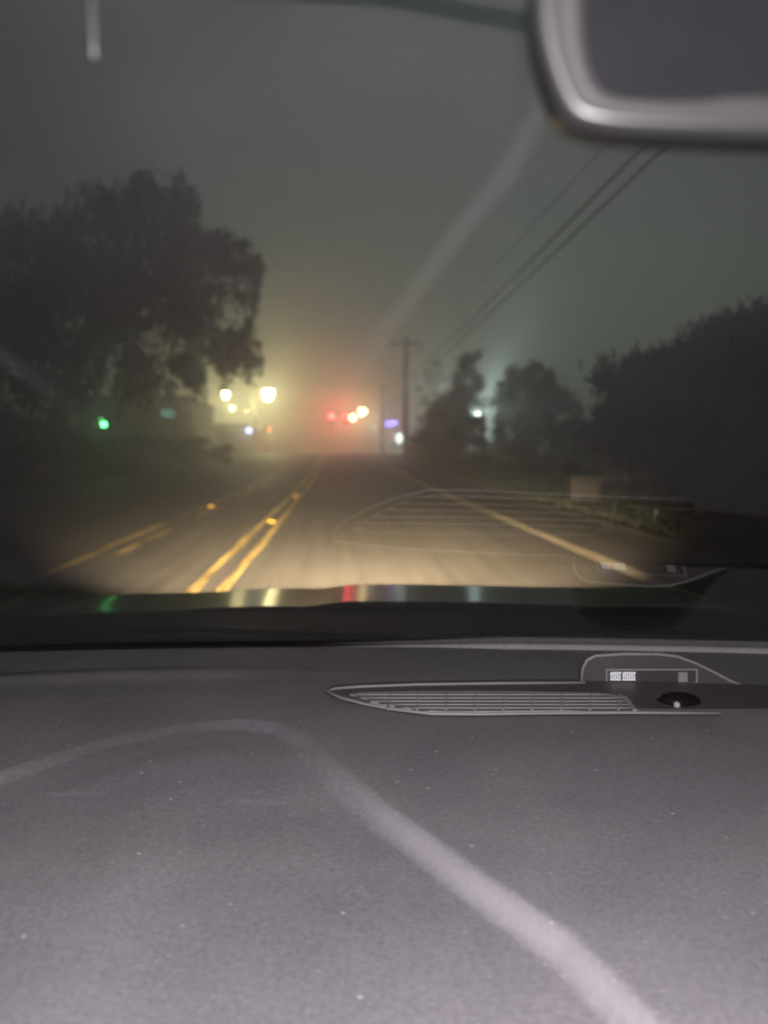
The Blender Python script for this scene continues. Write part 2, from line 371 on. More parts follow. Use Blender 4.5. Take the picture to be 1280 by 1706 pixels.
tree('oak_tree', 'huge drooping dark tree on the left overhanging the road', 'tree', None, (-11.5, 31),
     [B(60, 430, 90, YL, .8, 1), B(170, 400, 85, YL, .8, 0), B(262, 360, 62, YL, .95, 1), B(300, 330, 36, YL, .8, 0), B(230, 320, 34, YL, .8, 0), B(330, 450, 78, YL, .7, -1), B(395, 425, 42, YL, .7, 0), B(415, 470, 30, YL, 1.3, 1),
      B(405, 560, 32, YL, 1.5, 0), B(340, 560, 50, YL, .9, 2), B(250, 520, 80, YL, .8, 0), B(120, 520, 95, YL, .8, 2), B(20, 560, 80, YL, .9, 0), B(200, 620, 60, YL, .8, 1), B(300, 625, 45, YL, .8, 0), B(90, 640, 60, YL, .7, 0), B(-60, 500, 110, YL, 1, 0), B(365, 600, 28, YL, 1, -1), (B(425, 590, 16, YL, 1.8, 0))],
     32000, 0.105, M['leaf_dark'], 0.45, droop=0.8)
tree('shrub_tree', 'low dark thicket under the huge left tree', 'tree', None, (-13, 36),
     [B(20, 725, 80, 38, .5), B(130, 748, 70, 38, .45), B(235, 748, 60, 38, .4), B(-80, 700, 90, 38, .7), B(310, 750, 45, 38, .45), B(370, 757, 30, 38, .4)], 14000, 0.14, M['leaf_dark'], 0.15)
YR = 48
tree('conifer_tree', 'dark pointed tree beside the first utility pole', 'tree', G1, W(752, 770, YR).xy[:],
     [B(785, 605, 20, YR, 1.1), B(782, 640, 28, YR, 1.0), B(765, 680, 38, YR, .9), B(745, 720, 50, YR, .8), B(715, 745, 34, YR, .8), B(790, 750, 30, YR, .8), B(735, 690, 26, YR, .9), B(803, 702, 11, YR, 1.6)], 15000, 0.11, M['leaf_dark'], 0.2)
tree('broadleaf_tree', 'hazy paler tree standing behind the pointed one', 'tree', G1, W(728, 740, 72).xy[:],
     [B(728, 622, 24, 72, .8), B(712, 660, 20, 72, .9), B(748, 650, 26, 72, .9), B(720, 700, 26, 72, 1)], 2600, 0.16, M['leaf'], 0.2)
YS = 40
tree('broadleaf_tree', 'bushy twin-topped tree to the right of the white floodlight', 'tree', G1, W(890, 790, YS).xy[:],
     [B(868, 632, 26, YS, 1), B(898, 632, 26, YS, 1), B(880, 670, 58, YS, .8), B(925, 690, 45, YS, .9), B(855, 720, 38, YS, 1), B(890, 745, 62, YS, .6), B(960, 740, 50, YS, .8), B(845, 655, 20, YS, 1.1)], 20000, 0.10, M['leaf_dark'], 0.22)
YT = 21
tree('broadleaf_tree', 'big black tree filling the right edge', 'tree', G1, (13.2, 22),
     [B(1050, 640, 60, YT, .9), B(1120, 620, 62, YT, .8), B(1210, 600, 80, YT, .9), B(1300, 575, 75, YT, .9), B(1090, 710, 90, YT, .7), B(1200, 700, 100, YT, .8), B(1310, 660, 110, YT, 1), B(1010, 720, 46, YT, .9), B(1340, 520, 60, YT, .7), B(1150, 760, 90, YT, .45), B(1280, 770, 90, YT, .5), B(1040, 765, 60, YT, .45)], 40000, 0.09, M['leaf_dark'], 0.4, droop=0.5)
YH = 60
for lab, pxs in (('dark hedge below the floodlight on the right', (820, 845, 800, 870)),):
    tree('hedge_shrub', lab, 'hedge', None, W(825, 765, 52).xy[:], [B(p, 757, 24, 52, .7) for p in pxs], 2500, 0.13, M['leaf_dark'], 0.08)
tree('shrub', 'round bush at the foot of the first utility pole', 'bush', None, W(700, 762, 56).xy[:], [B(700, 752, 18, 56, .8), B(685, 757, 10, 56, .8)], 1400, 0.12, M['leaf_dark'], 0.06)

# verge grass tufts (uncountable)
def tufts(n):
    x = np.concatenate([rng.uniform(4.65, 14, n), rng.uniform(-22, -9.5, n//2)]); y = rng.uniform(8, 60, len(x))
    z = land(x, y); h = rng.uniform(0.06, 0.22, len(x)); a = rng.uniform(0, 6.28, len(x)); k = len(x)
    dx, dy = np.cos(a)*0.03, np.sin(a)*0.03; lx, ly = rng.normal(0, .05, k), rng.normal(0, .05, k)
    co = np.stack([np.stack([x-dx, y-dy, z], -1), np.stack([x+dx, y+dy, z], -1), np.stack([x+lx, y+ly, z+h], -1)], 1).reshape(-1, 3)
    return co, np.arange(3*k).reshape(-1, 3)
M['blade'] = mat('grass_blade', (0.014, 0.018, 0.006), 0.8, noise=((1, 1, 1), 0.5))
co, q = tufts(26000); tag(rawmesh('grass', co, q, M['blade']), 'short rough grass on the verges', 'grass', kind='stuff')

# ------------------------------------------------------------------ utility poles and wires
def upole(name_lab, x, Y, h, arm=1.35):
    z0 = zt(Y)-0.3; r = empty('utility_pole', (x, Y, z0)); tag(r, name_lab, 'utility pole', 'wooden utility poles'); H = h-z0
    MB().tube([(0, 0, 0), (0, 0, H*0.5), (0, 0, H)], [0.30, 0.26, 0.22], 10).build('pole', M['wood'], r, True)
    MB().box(-arm, -0.09, H-0.66, arm, 0.03, H-0.42).build('crossarm', M['wood'], r)
    for s in (-1.25, -0.75, 0.75, 1.25):
        MB().lathe([(0.02, 0), (0.06, 0.04), (0.035, 0.08), (0.06, 0.12), (0.02, 0.18)], s, -0.03, H-0.42, 8).build('insulator', M['metal'], r, True)
    for s in (-1, 1): MB().tube([(0.02*s, -0.1, H-1.1), (0.7*s, -0.07, H-0.55)], 0.02, 5).build('brace', M['metal'], r)
    return r, H
P1 = W(676, 700, 65); upole('tall wooden utility pole with a crossarm right of the road', P1.x, 65, W(676, 562, 65).z)
r1 = bpy.data.objects['utility_pole']
MB().lathe([(0.05, -.5), (0.2, -.45), (0.2, .3), (0.05, .36)], 0.0, -0.34, W(676, 640, 65).z-r1.location.z, 12).build('transformer', M['metal'], r1, True)
MB().tube([(1.2, -.03, W(0, 572, 65).z-r1.location.z-.0), (1.25, -.03, W(0, 583, 65).z-r1.location.z)], .05, 6).build('fuse_holder', M['darkmetal'], r1)
P2 = W(637, 700, 115); upole('far hazy utility pole behind the crest of the road', P2.x, 115, W(637, 640, 115).z, 1.1)
Pn = (6.3, -8)
upole('near utility pole behind the camera side', Pn[0], -8, 10.4) if False else None
def wire(pts_from, pts_to, sag, lab, r=0.016):
    a, b = Vector(pts_from), Vector(pts_to); n = 24; pts = []
    for i in range(n+1):
        t = i/n; p = a.lerp(b, t); p.z -= sag*4*t*(1-t); pts.append(p)
    tag(MB().tube(pts, r, 5).build('power_line', M['wire']), lab, 'power line', 'overhead power lines')
zt1 = W(0, 575, 65).z
for xo, hz, nx, nz, r_, lab in ((0.75, zt1-0.15, 8.3, 10.4, .020, 'thin upper power line running to the crossarm tip'),
                            (-0.75, zt1-0.15, 6.0, 10.9, .008, 'faint upper power line on the road side of the crossarm'),
                            (0.14, W(0, 628, 65).z, 5.85, 7.4, .036, 'thicker lower power line, left of the low pair'),
                            (0.22, W(0, 640, 65).z, 6.0, 7.28, .030, 'thicker lower power line, right of the low pair')):
    wire((P1.x+xo, 64.95, hz), (nx, -12, nz), 0.35, lab, r_)
for xo, dz, lab in ((0.7, 0, 'far upper power line between the two utility poles'), (0.1, -2.6, 'far lower power line between the two utility poles')):
    wire((P1.x+xo, 65, zt1+dz), (P2.x+xo*0.7, 115, W(0, 648, 115).z+dz), 0.6, lab, 0.02)
wire(W(300, 636, 112), W(700, 641, 112), 0.2, 'faint overhead line crossing above the far junction', 0.03)

# ------------------------------------------------------------------ street lamps
def street_lamp(lab, px, py, Y, pole_px, lensm, col, energy, size=0.30):
    L = W(px, py, Y); px_x = W(pole_px, py, Y).x; z0 = zt(Y)-0.2
    r = empty('street_lamp', (px_x, Y, z0)); tag(r, lab, 'street lamp', 'lit street lamps'); H = L.z-z0; dx = L.x-px_x
    MB().tube([(0, 0, 0), (0, 0, H*0.6), (0, 0, H)], [0.13, 0.10, 0.07], 10).build('pole', M['metal'], r, True)
    MB().tube([(0, 0, H-0.3), (dx*0.4, 0, H+0.15), (dx*0.9, 0, H+0.22)], 0.045, 7).build('arm', M['metal'], r, True)
    hd = MB().lathe([(0.1, .30), (0.2, .26), (0.27, .16), (0.25, .1)], dx, 0, H, 14, 1.4, 0.8).build('lamp_head', M['metal'], r, True)
    MB().lathe([(size*.9, .11), (size, 0.0), (size*.9, -size*.6), (size*.65, -size*1.2), (size*.2, -size*1.5)], dx, 0, H, 16, .92, .92).build('lens', lensm, r, True)
    lamp(r, (dx, 0, H-size*1.9), col, energy, rad=0.2)
    return r
WARM = (1, 0.88, 0.42)
street_lamp('brightest street lamp, on the tall pole left of the junction', 447, 652, 90, 423, M['lens_warm'], WARM, 3400, 0.70)
street_lamp('large street lamp just beside the left tree foliage', 376, 655, 104, 352, M['lens_warm'], WARM, 1900, 0.48)
street_lamp('small street lamp below and right of the large left one', 387, 679, 150, 372, M['lens_warm'], WARM, 1800, 0.36)
street_lamp('tiny faint street lamp between the two left lamps', 411, 684, 175, 402, M['lens_warm2'], WARM, 400, 0.16)
street_lamp('orange street lamp right of the red signals', 604, 682, 165, 622, M['lens_warm2'], (1, .74, .36), 3400, 0.85)
street_lamp('lower orange street lamp touching the right red signal', 588, 693, 185, 600, M['lens_warm2'], (1, .66, .3), 1300, 0.75)
street_lamp('small greenish lamp left of the violet sign', 621, 708, 140, 612, M['sign_white'], (.8, 1, .85), 300, 0.30)

# ------------------------------------------------------------------ floodlight between the right trees
p = W(795, 689, 72); z0 = zt(72)-0.2
r = empty('floodlight', (p.x, 72, z0)); tag(r, 'cold white floodlight shining through the trees on the right', 'floodlight'); H = p.z-z0
MB().tube([(0, .3, 0), (0, .3, H+.3)], [0.12, 0.08], 8).build('pole', M['metal'], r, True)
MB().box(-.42, .0, H-.35, .42, .22, H+.38).build('lamp_head', M['darkmetal'], r, bevel=0.03)
MB().lathe([(0.22, 0), (0.27, .04), (.22, .08)], 0, 0, 0, 14).build('lens', M['lens_white'], r, True)
o = [c for c in r.children if c.name.startswith('lens')][0]; o.rotation_euler = (R(90), 0, 0); o.location = (0, -.02, H)
lamp(r, (0, -.4, H), (.78, 1, .93), 4500, rad=0.25)

# ------------------------------------------------------------------ buildings
def building(lab, x0, y0, x1, y1, h, wm, wins=(), name='building', over=0.3, z=None):
    zb = min(zt(y0), zt(y1))-0.4 if z is None else z
    r = empty(name, ((x0+x1)/2, (y0+y1)/2, zb)); tag(r, lab, 'building')
    w, d = (x1-x0)/2, (y1-y0)/2
    MB().box(-w, -d, 0, w, d, h).build('wall', wm, r)
    MB().prism([(-w-over, -d-over, h+.002), (w+over, -d-over, h+.002), (w+over, d+over, h+.002), (-w-over, d+over, h+.002)][::-1],
               [(-w*0.92, -d*.9, h+.55), (w*0.92, -d*.9, h+.55), (w*0.92, d*.9, h+.55), (-w*0.92, d*.9, h+.55)][::-1]).build('roof', M['roof'], r)
    for (a, b, c, e, m) in wins:
        f = MB().box(a-.08, -d-.05, c-.08, b+.08, -d-.003, e+.08).build('window', M['darkmetal'], r)
        MB().box(a, -d-.075, c, b, -d-.051, e).build('pane', m, f)
    return r
a = W(418, 700, 78); top = W(418, 713, 78).z
building('low dark shop building left of the road with a small blue light at its corner', a.x-16, 78, a.x, 92, top-zt(92)+0.4-0.1, M['wall'],
         [(1.0, 2.4, 1.0, 2.2, M['off_lens']), (4.0, 5.4, 1.0, 2.2, M['off_lens'])])
c = W(414, 717, 77.4)
r = empty('wall_lamp', (c.x, 77.95, c.z)); tag(r, 'small blue white lamp on the corner of the low dark building', 'wall lamp')
MB().box(-.16, -.3, -.02, .16, 0.04, .26).build('housing', M['darkmetal'], r, bevel=0.02)
MB().box(-.25, -.38, -.22, .25, -.302, .2).build('lens', M['lens_blue'], r, bevel=0.03)
lamp(r, (0, -.7, 0), (.45, .5, 1), 60, rad=0.1)
a = W(170, 700, 62); b_ = W(300, 700, 62)
sz = W(265, 690, 62).z-zt(62)+.4
building('dim building behind the left tree with a teal window', a.x-2, 62, b_.x+1.0, 72, 4.6, M['wall'],
         [(W(252, 0, 62).x-(a.x+b_.x-1)/2, W(276, 0, 62).x-(a.x+b_.x-1)/2, sz-.25+.0, sz+.35, M['window_teal']),
          (W(282, 0, 62).x-(a.x+b_.x-1)/2, W(300, 0, 62).x-(a.x+b_.x-1)/2, sz-.4, sz+.45, M['off_lens'])])
c = W(173, 708, 33)
r = empty('signal_beacon', (c.x, 33, zt(33)+.2)); tag(r, 'small green light glowing under the left tree', 'green light'); H = c.z-zt(33)-.2
MB().tube([(0, 0, 0), (0, 0, H-.12)], .045, 7).build('pole', M['darkmetal'], r)
MB().lathe([(.05, -.06), (.09, -.03), (.09, .05), (.03, .10)], 0, 0, H, 12).build('lens', M['lens_green'], r, True)
MB().tube([(-.04, 0, H+.1), (-.12, 0, H+.28)], .03, 6).build('tube_light', emat('green_tube', (.15, 1, .3), 3), r)
lamp(r, (0, -.35, H), (.15, 1, .3), 12, rad=0.1)

# filling station right of the road, in the fog
g0, g1 = W(640, 0, 125).x, W(690, 0, 125).x
r = building('foggy filling station building with bright white front', g0+1.5, 128, g1+7, 140, 3.6, M['pale'],
         [(-4.6, -2.6, .9, 2.8, M['window_cool']), (-2.0, 0.4, .9, 2.8, M['window_cool']), (1.2, 3.2, .9, 2.8, M['window_cool'])])
c = W(651, 706, 118); z0 = zt(118)-.1; H = c.z-z0
r = empty('pole_sign', (c.x, 118, z0)); tag(r, 'glowing violet blue roadside sign on a pole beside the filling station', 'sign')
for s in (-.8, .8): MB().tube([(s, 0, 0), (s, 0, H-.4)], .08, 7).build('pole', M['metal'], r)
MB().box(-1.05, -.15, H-.62, 1.05, .15, H+.62).build('cabinet', M['darkmetal'], r, bevel=0.04)
MB().prism([(-.95, -.17, H-.45), (.95, -.17, H-.1), (.95, -.17, H+.5), (-.95, -.17, H+.2)], [(-.95, -.155, H-.45), (.95, -.155, H-.1), (.95, -.155, H+.5), (-.95, -.155, H+.2)]).build('sign_face', M['sign_blue'], r)
lamp(r, (0, -.8, H), (.3, .25, 1), 250, rad=0.3)
c = W(654, 727, 116); z0 = zt(116)-.1; H = c.z-z0
r = empty('price_sign', (c.x, 116, z0)); tag(r, 'low red lit sign under the violet blue sign', 'sign')
for s in (-.5, .5): MB().tube([(s, 0, 0), (s, 0, H-.3)], .05, 7).build('pole', M['metal'], r)
MB().box(-.7, -.1, H-.35, .7, .1, H+.3).build('cabinet', M['darkmetal'], r, bevel=0.03)
MB().box(-.55, -.13, H-.16, .5, -.102, H+.12).build('sign_face', M['sign_red'], r)
c = W(666, 730, 117); z0 = zt(117)-.1; H = c.z-z0
r = empty('light_board', (c.x, 117, z0)); tag(r, 'white lit board right of the low red sign', 'sign')
MB().tube([(0, 0.05, 0), (0, 0.05, H-.4)], .06, 7).build('pole', M['metal'], r)
MB().box(-.6, -.1, H-.75, .6, .1, H+.7).build('cabinet', M['pale'], r, bevel=0.03)
MB().box(-.5, -.13, H-.6, .5, -.102, H+.6).build('sign_face', M['sign_white'], r)
lamp(r, (0, -.9, H), (.8, 1, .9), 700, rad=0.3)
# lights lower behind the right trees
for px, py, w_, h_, lab in ((802, 711, .55, .12, 'pale lit strip just under the floodlight'), (832, 726, .5, .14, 'faint pale strip lamp right of the floodlight'), (806, 738, .45, .2, 'small bluish lamp low beneath the floodlight')):
    c = W(px, py, 66); z0 = zt(66)-.1; r = empty('yard_lamp', (c.x, 66, z0)); tag(r, lab, 'yard lamp', 'small lamps behind the right trees'); H = c.z-z0
    MB().tube([(0, .05, 0), (0, .05, H-.1)], .04, 6).build('pole', M['metal'], r)
    MB().box(-w_, -.06, H-h_, w_, .1, H+h_*1.2).build('housing', M['darkmetal'], r, bevel=.02)
    MB().box(-w_*.9, -.09, H-h_*.8, w_*.9, -.062, H+h_*.8).build('lens', emat('yard_lens', (.6, .85, 1), .9), r)

# ------------------------------------------------------------------ signals
YJ = 98
hz = W(0, 682, YJ).z
pr = W(641, 700, YJ).x; pl = W(428, 700, YJ).x
for x, lab in ((pl, 'left steel pole holding the signal span wire'), (pr, 'right steel pole holding the signal span wire')):
    z0 = zt(YJ)-.2; r = empty('signal_pole', (x, YJ, z0)); tag(r, lab, 'signal pole', 'poles of the signal span wire')
    MB().tube([(0, 0, 0), (0, 0, hz-z0+.6)], [.13, .09], 8).build('pole', M['metal'], r, True)
    MB().lathe([(.15, 0), (.15, .06), (.03, .16)], 0, 0, hz-z0+.6, 10).build('cap', M['metal'], r, True)
a, b_ = Vector((pl, YJ, hz+.4)), Vector((pr, YJ, hz+.4))
tag(MB().tube([a.lerp(b_, i/16)-Vector((0, 0, .35*4*(i/16)*(1-i/16))) for i in range(17)], .022, 5).build('span_wire', M['wire']), 'wire that carries the hanging traffic signals', 'span wire')
def signal(lab, px, py, en, lm):
    c = W(px, py, YJ-.1); r = empty('traffic_signal', tuple(c)); tag(r, lab, 'traffic signal', 'hanging red traffic signals')
    MB().box(-.23, -.02, -.98, .23, .24, .22).build('housing', M['darkmetal'], r, bevel=.03)
    for k, m in enumerate((lm, M['off_lens'], M['off_lens'])):
        o = MB().lathe([(.02, .06), (.18, .04), (.25, 0)], 0, 0, 0, 14).build('lens', m, r, True); o.rotation_euler = (R(90), 0, 0); o.location = (0, -.025, -.40*k)
        v = MB(); n = 9
        for j in range(n):
            t = math.pi*j/(n-1); v.v += [(math.cos(t)*.18, -.021, math.sin(t)*.18-.40*k), (math.cos(t)*.18, -.24, math.sin(t)*.17-.40*k-.02)]
        for j in range(n-1): v.f.append((2*j, 2*j+1, 2*j+3, 2*j+2))
        v.build('visor', M['darkmetal'], r)
    MB().tube([(0, .1, .2), (0, .1, hz-c.z+.1)], .02, 5).build('hanger', M['darkmetal'], r)
    lamp(r, (0, -.45, 0), (1, .05, .08), en, rad=.12)
signal('red traffic signal hanging leftmost over the junction', 553, 694, 2300, M['lens_red'])
signal('red traffic signal hanging right of the brighter red one over the junction', 575, 694, 600, M['lens_red_dim'])
c = W(444, 716, 85); z0 = zt(85)-.2; H = c.z-z0
r = empty('pedestrian_signal', (c.x, 85, z0)); tag(r, 'small pedestrian signal on a thin post with an orange light', 'pedestrian signal')
MB().tube([(0, 0, 0), (0, 0, H+.2)], .09, 7).build('post', M['metal'], r)
MB().box(-.34, -.24, H-.42, .22, -.05, H+.45).build('housing', M['darkmetal'], r, bevel=.03)
MB().box(.225, -.20, H-.2, .32, -.06, H+.22).build('lens', M['lens_hand'], r, bevel=.01)
lamp(r, (.6, -.4, H), (1, .3, .1), 80, rad=.1)

# utility cabinet on the right verge
c = W(971, 838, 17.6); zc = float(land(np.array(c.x), np.array(17.6)))
r = empty('utility_cabinet', (c.x, 17.6, zc-.02)); tag(r, 'brown utility box on the right verge caught by the headlights', 'utility box')
MB().box(-.38, -.25, 0, .38, .25, .10).build('base', M['kerb'], r)
MB().box(-.34, -.21, .102, .34, .21, .60).build('body', M['cab'], r, bevel=.02)
MB().box(-.38, -.25, .602, .38, .25, .655).build('lid', M['cab'], r, bevel=.015)
MB().box(-.30, -.224, .16, -.01, -.212, .56).build('door', M['cab'], r, bevel=.004)
MB().box(.01, -.224, .16, .30, -.212, .56).build('door', M['cab'], r, bevel=.004)

# ------------------------------------------------------------------ the car we sit in
car = empty('car', (0, 0, EYE), -YAW)
tag(car, 'dark car seen from its seat: grey dashboard, windscreen and glossy bonnet', 'car')
def bx_(x): return 1.108-0.10*x*x
# dashboard
crease = [(-420, 1450), (-150, 1335), (0, 1285), (150, 1235), (300, 1205), (400, 1197), (470, 1203), (520, 1228), (580, 1285), (650, 1345), (715, 1390), (790, 1447), (872, 1502), (950, 1556), (1028, 1630), (1100, 1706)]
poly = [DP(*p) for p in crease] + [(.162, .335), (.13, .315), (0, .295), (-.3, .28), (-.9, .27), (-.9, .5)]
PA = np.array(poly)
def sdist(X, Y):
    P = np.stack([X, Y], -1); D = np.full(X.shape, 9.0); ins = np.zeros(X.shape, bool)
    for i in range(len(PA)):
        a, b = PA[i], PA[(i+1) % len(PA)]; ab = b-a
        t = np.clip(((P-a)@ab)/(ab@ab), 0, 1); d = np.linalg.norm(P-a-t[..., None]*ab, axis=-1); D = np.minimum(D, d)
        cond = ((a[1] > Y) != (b[1] > Y)) & (X < (b[0]-a[0])*(Y-a[1])/(b[1]-a[1]+1e-12)+a[0]); ins ^= cond
    return np.where(ins, D, -D)
def dashz(X, Y):
    s = sdist(X, Y)
    w = .0115+.009*ss((Y-.50)/.2); dp = (.0150-.0090*ss((Y-.58)/.13))*(1-.62*ss((-.10-X)/.1))
    z = -0.28 - dp*np.clip(s/w, 0, 1)
    s2 = ss((s-.055)/.02)-ss((s-.085)/.03); z = z+0.0007*s2*(Y > .62)
    z = z+0.005*np.exp(-((Y-.955+0.25*(X+.1)**2)/.022)**2)*ss((.05-X)/.35)
    z = z-0.10*ss((.20-Y)/.1)**2 - 0.05*ss((np.abs(X)-.62)/.15)**2
    z = z-0.012*ss((Y-(bx_(X)-.03))/.03)
    return z
ysd = np.linspace(.12, 1.13, 350); 
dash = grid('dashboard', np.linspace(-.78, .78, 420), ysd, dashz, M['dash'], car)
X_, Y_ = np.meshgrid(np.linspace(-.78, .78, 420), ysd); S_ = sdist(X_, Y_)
at = dash.data.attributes.new('crease_highlight', 'FLOAT', 'POINT'); at.data.foreach_set('value', (ss((S_+.004)/.009)*ss((.015-S_)/.009)*(1-ss((Y_-.50)/.20))).ravel().astype(np.float32))  # mask for the highlight coloured along the crease, fading up the arc
# far edge strip along the windscreen foot
pts = []
mb = MB(); n = 60
for i in range(n+1):
    x = -.17+.93*i/n; y = bx_(x)-.012; k = min(1, i/22)
    mb.v += [(x, y-.006-.020*k, -.2925+.010*k), (x, y-.004-.018*k, -.288+.013*k), (x, y-.002, -.286+.014*k), (x, y+.004, -.295)]
for i in range(n):
    for k in range(3): mb.f.append((4*i+k, 4*i+4+k, 4*i+5+k, 4*i+1+k))
mb.build('defroster_strip', M['strip'], dash, True)
# side vent grille on the dash top
Z0 = -.279
ven_o = [(545, 1153), (556, 1147), (600, 1143.5), (700, 1140), (830, 1138), (975, 1137), (1100, 1142), (1235, 1146), (1330, 1149), (1330, 1186), (1200, 1188), (1050, 1187), (900, 1188), (800, 1189.5), (720, 1189), (660, 1182), (610, 1173), (570, 1163)]
O = [DP(x, y, Z0) for x, y in ven_o]
MB().prism([(x, y, Z0+.0045) for x, y in O][::-1], [(x, y, Z0-.004) for x, y in O][::-1]).build('vent_panel', M['housing'], dash)
vt = bpy.data.objects['vent_panel']
lipN = ven_o[10:]+ven_o[:6]
MB().tube([(*DP(x, y, Z0+.006), Z0+.006) for x, y in lipN], .0017, 7).build('vent_lip', M['lip'], dash, True)
gi = [(583, 1156), (600, 1153), (700, 1151), (850, 1151), (1000, 1154), (1045, 1160), (1062, 1182), (900, 1184), (740, 1185.5), (690, 1181), (630, 1169)]
GI = [DP(x, y, Z0+.006) for x, y in gi]
MB().prism([(x, y, Z0+.0062) for x, y in GI][::-1], [(x, y, Z0+.002) for x, y in GI][::-1]).build('vent_grille', M['vent_slat'], dash)
def span(row):        # x range of the grille at a photo row
    xs = []
    for i in range(len(gi)):
        (x0, y0), (x1, y1) = gi[i], gi[(i+1) % len(gi)]
        if (y0 > row) != (y1 > row): xs.append(x0+(x1-x0)*(row-y0)/(y1-y0))
    return (min(xs)+6, max(xs)-6) if len(xs) > 1 else None
for row in (1157, 1162.5, 1168, 1173.5, 1179):
    s = span(row)
    if s:
        MB().tube([(*DP(x, row, Z0+.010), Z0+.010) for x in np.linspace(s[0], s[1], 14)], .0008, 6).build('slat', M['lip'], dash, True)
        MB().tube([(*DP(x, row+2.6, Z0+.0068), Z0+.0068) for x in np.linspace(s[0], s[1], 14)], .0016, 5).build('slot', M['housing'], dash)
for px in range(650, 1050, 48):
    a = DP(px, 1154, Z0+.01); b = DP(px-3, 1181, Z0+.01)
    if span(1170): MB().tube([(*a, Z0+.0095), (*b, Z0+.0095)], .0012, 5).build('rib', M['vent_slat'], dash)
# smoked sensor dome
sx0, sy0 = DP(1137, 1180, Z0); 
MB().lathe([(.0235, 0), (.0225, .004), (.018, .007), (.010, .0095), (.003, .0105)], sx0, sy0+.01, Z0+.005, 22, 1, .75).build('sun_sensor', M['sensor'], dash, True)
a = DP(1121, 1179, Z0)
MB().lathe([(.0035, 0), (.0035, .004), (.001, .006)], a[0], a[1]-.012, Z0+.005, 8).build('screw', M['strip'], dash, True)
# display pod
YP = .902
pod = [(968, 1141), (971, 1112), (978, 1099), (992, 1092), (1040, 1089), (1098, 1089.5), (1128, 1093), (1158, 1104), (1185, 1117), (1215, 1133), (1243, 1143)]
fr = [FP(x, y, YP) for x, y in pod]
bk = [(p[0]*1.0+.006*(1 if i < 5 else -1), YP+.04, -.285+(p[2]+.285)*.45) for i, p in enumerate(fr)]
podo = MB().prism(fr, bk).build('display_pod', M['dash'], dash)
MB().prism([(p[0], p[1]-.0022, p[2]) for p in fr], [(p[0], p[1]-.0006, p[2]) for p in fr]).build('pod_face', M['housing'], dash)
MB().tube([(p[0], p[1]-.001, p[2]) for p in fr], .0018, 7).build('pod_rim', M['lip'], dash, True)
def quad(name, m, x0, y0, x1, y1, off, th=.0015):
    a = [FP(x0, y0, YP-off), FP(x1, y0, YP-off), FP(x1, y1, YP-off), FP(x0, y1, YP-off)]
    b = [(p[0], p[1]+th, p[2]) for p in a]
    return MB().prism(a[::-1], b[::-1]).build(name, m, dash)
quad('display_frame', M['lip'], 1010, 1114.5, 1163, 1139, .0036)
quad('display_window', M['display'], 1013, 1117, 1160, 1137, .0045)
quad('display_shade', M['vent_slat'], 1131, 1120, 1146, 1136, .0065)
# lit digits: two groups of closely set strokes
def strokes(px0, n):
    mb = MB()
    for k in range(n):
        x = px0+k*3.6
        a = [FP(x+1.3, 1120.5, YP-.007), FP(x-.2, 1124, YP-.007), FP(x+1.5, 1128, YP-.007), FP(x+.2, 1132.5, YP-.007)]
        mb.tube(a, .00052, 5)
        a = [FP(x+.8, 1120.2, YP-.007), FP(x+2.9, 1120.2, YP-.007)]; mb.tube(a, .0005, 5)
        a = [FP(x+.2, 1132.6, YP-.007), FP(x+2.3, 1132.6, YP-.007)]; mb.tube(a, .0005, 5)
    mb.build('digits', M['digits'], dash)
strokes(1018, 5); strokes(1038.5, 6)

# windscreen: raked 25 degrees, gently bowed
TH = R(25)
def scr(u, x):          # u 0 at the foot, 1 at the header
    s = u*1.10
    return (x*(1-.14*u), bx_(x)-.002-s*math.cos(TH), -.287+s*math.sin(TH))
n = 30; mb = MB(); xs_ = np.linspace(-.80, .80, n+1); us = np.linspace(0, 1, 13)
for u in us:
    for x in xs_: mb.v.append(scr(u, x))
for i in range(12):
    for j in range(n): a = i*(n+1)+j; mb.f.append((a, a+1, a+n+2, a+n+1))
ws = mb.build('windshield', M['glass'], car, True)
# header, roof, pillars
mb = MB(); top = [scr(1, x) for x in xs_]
for p in top: mb.v += [(p[0], p[1]+.02, p[2]-.003), (p[0], p[1]-.06, p[2]-.018), (p[0], -1.6, p[2]+.02), (p[0], -1.6, p[2]+.06), (p[0], p[1]+.02, p[2]+.03)]
for j in range(n):
    for k in range(5): mb.f.append((5*j+k, 5*j+5+k, 5*j+5+(k+1) % 5, 5*j+(k+1) % 5))
mb.build('roof', M['headliner'], car)
for s in (-1, 1):
    MB().tube([Vector(scr(-.03, .80*s)), Vector(scr(.5, .81*s)), Vector(scr(1.0, .82*s))+Vector((0, 0, 0.02))], [.05, .035, .04], 8).build('pillar', M['housing'], car, True)
    MB().box(min(.80*s, .90*s), -1.5, -1.0, max(.80*s, .90*s), 1.05, -.31).build('door', M['housing'], car, bevel=.02)
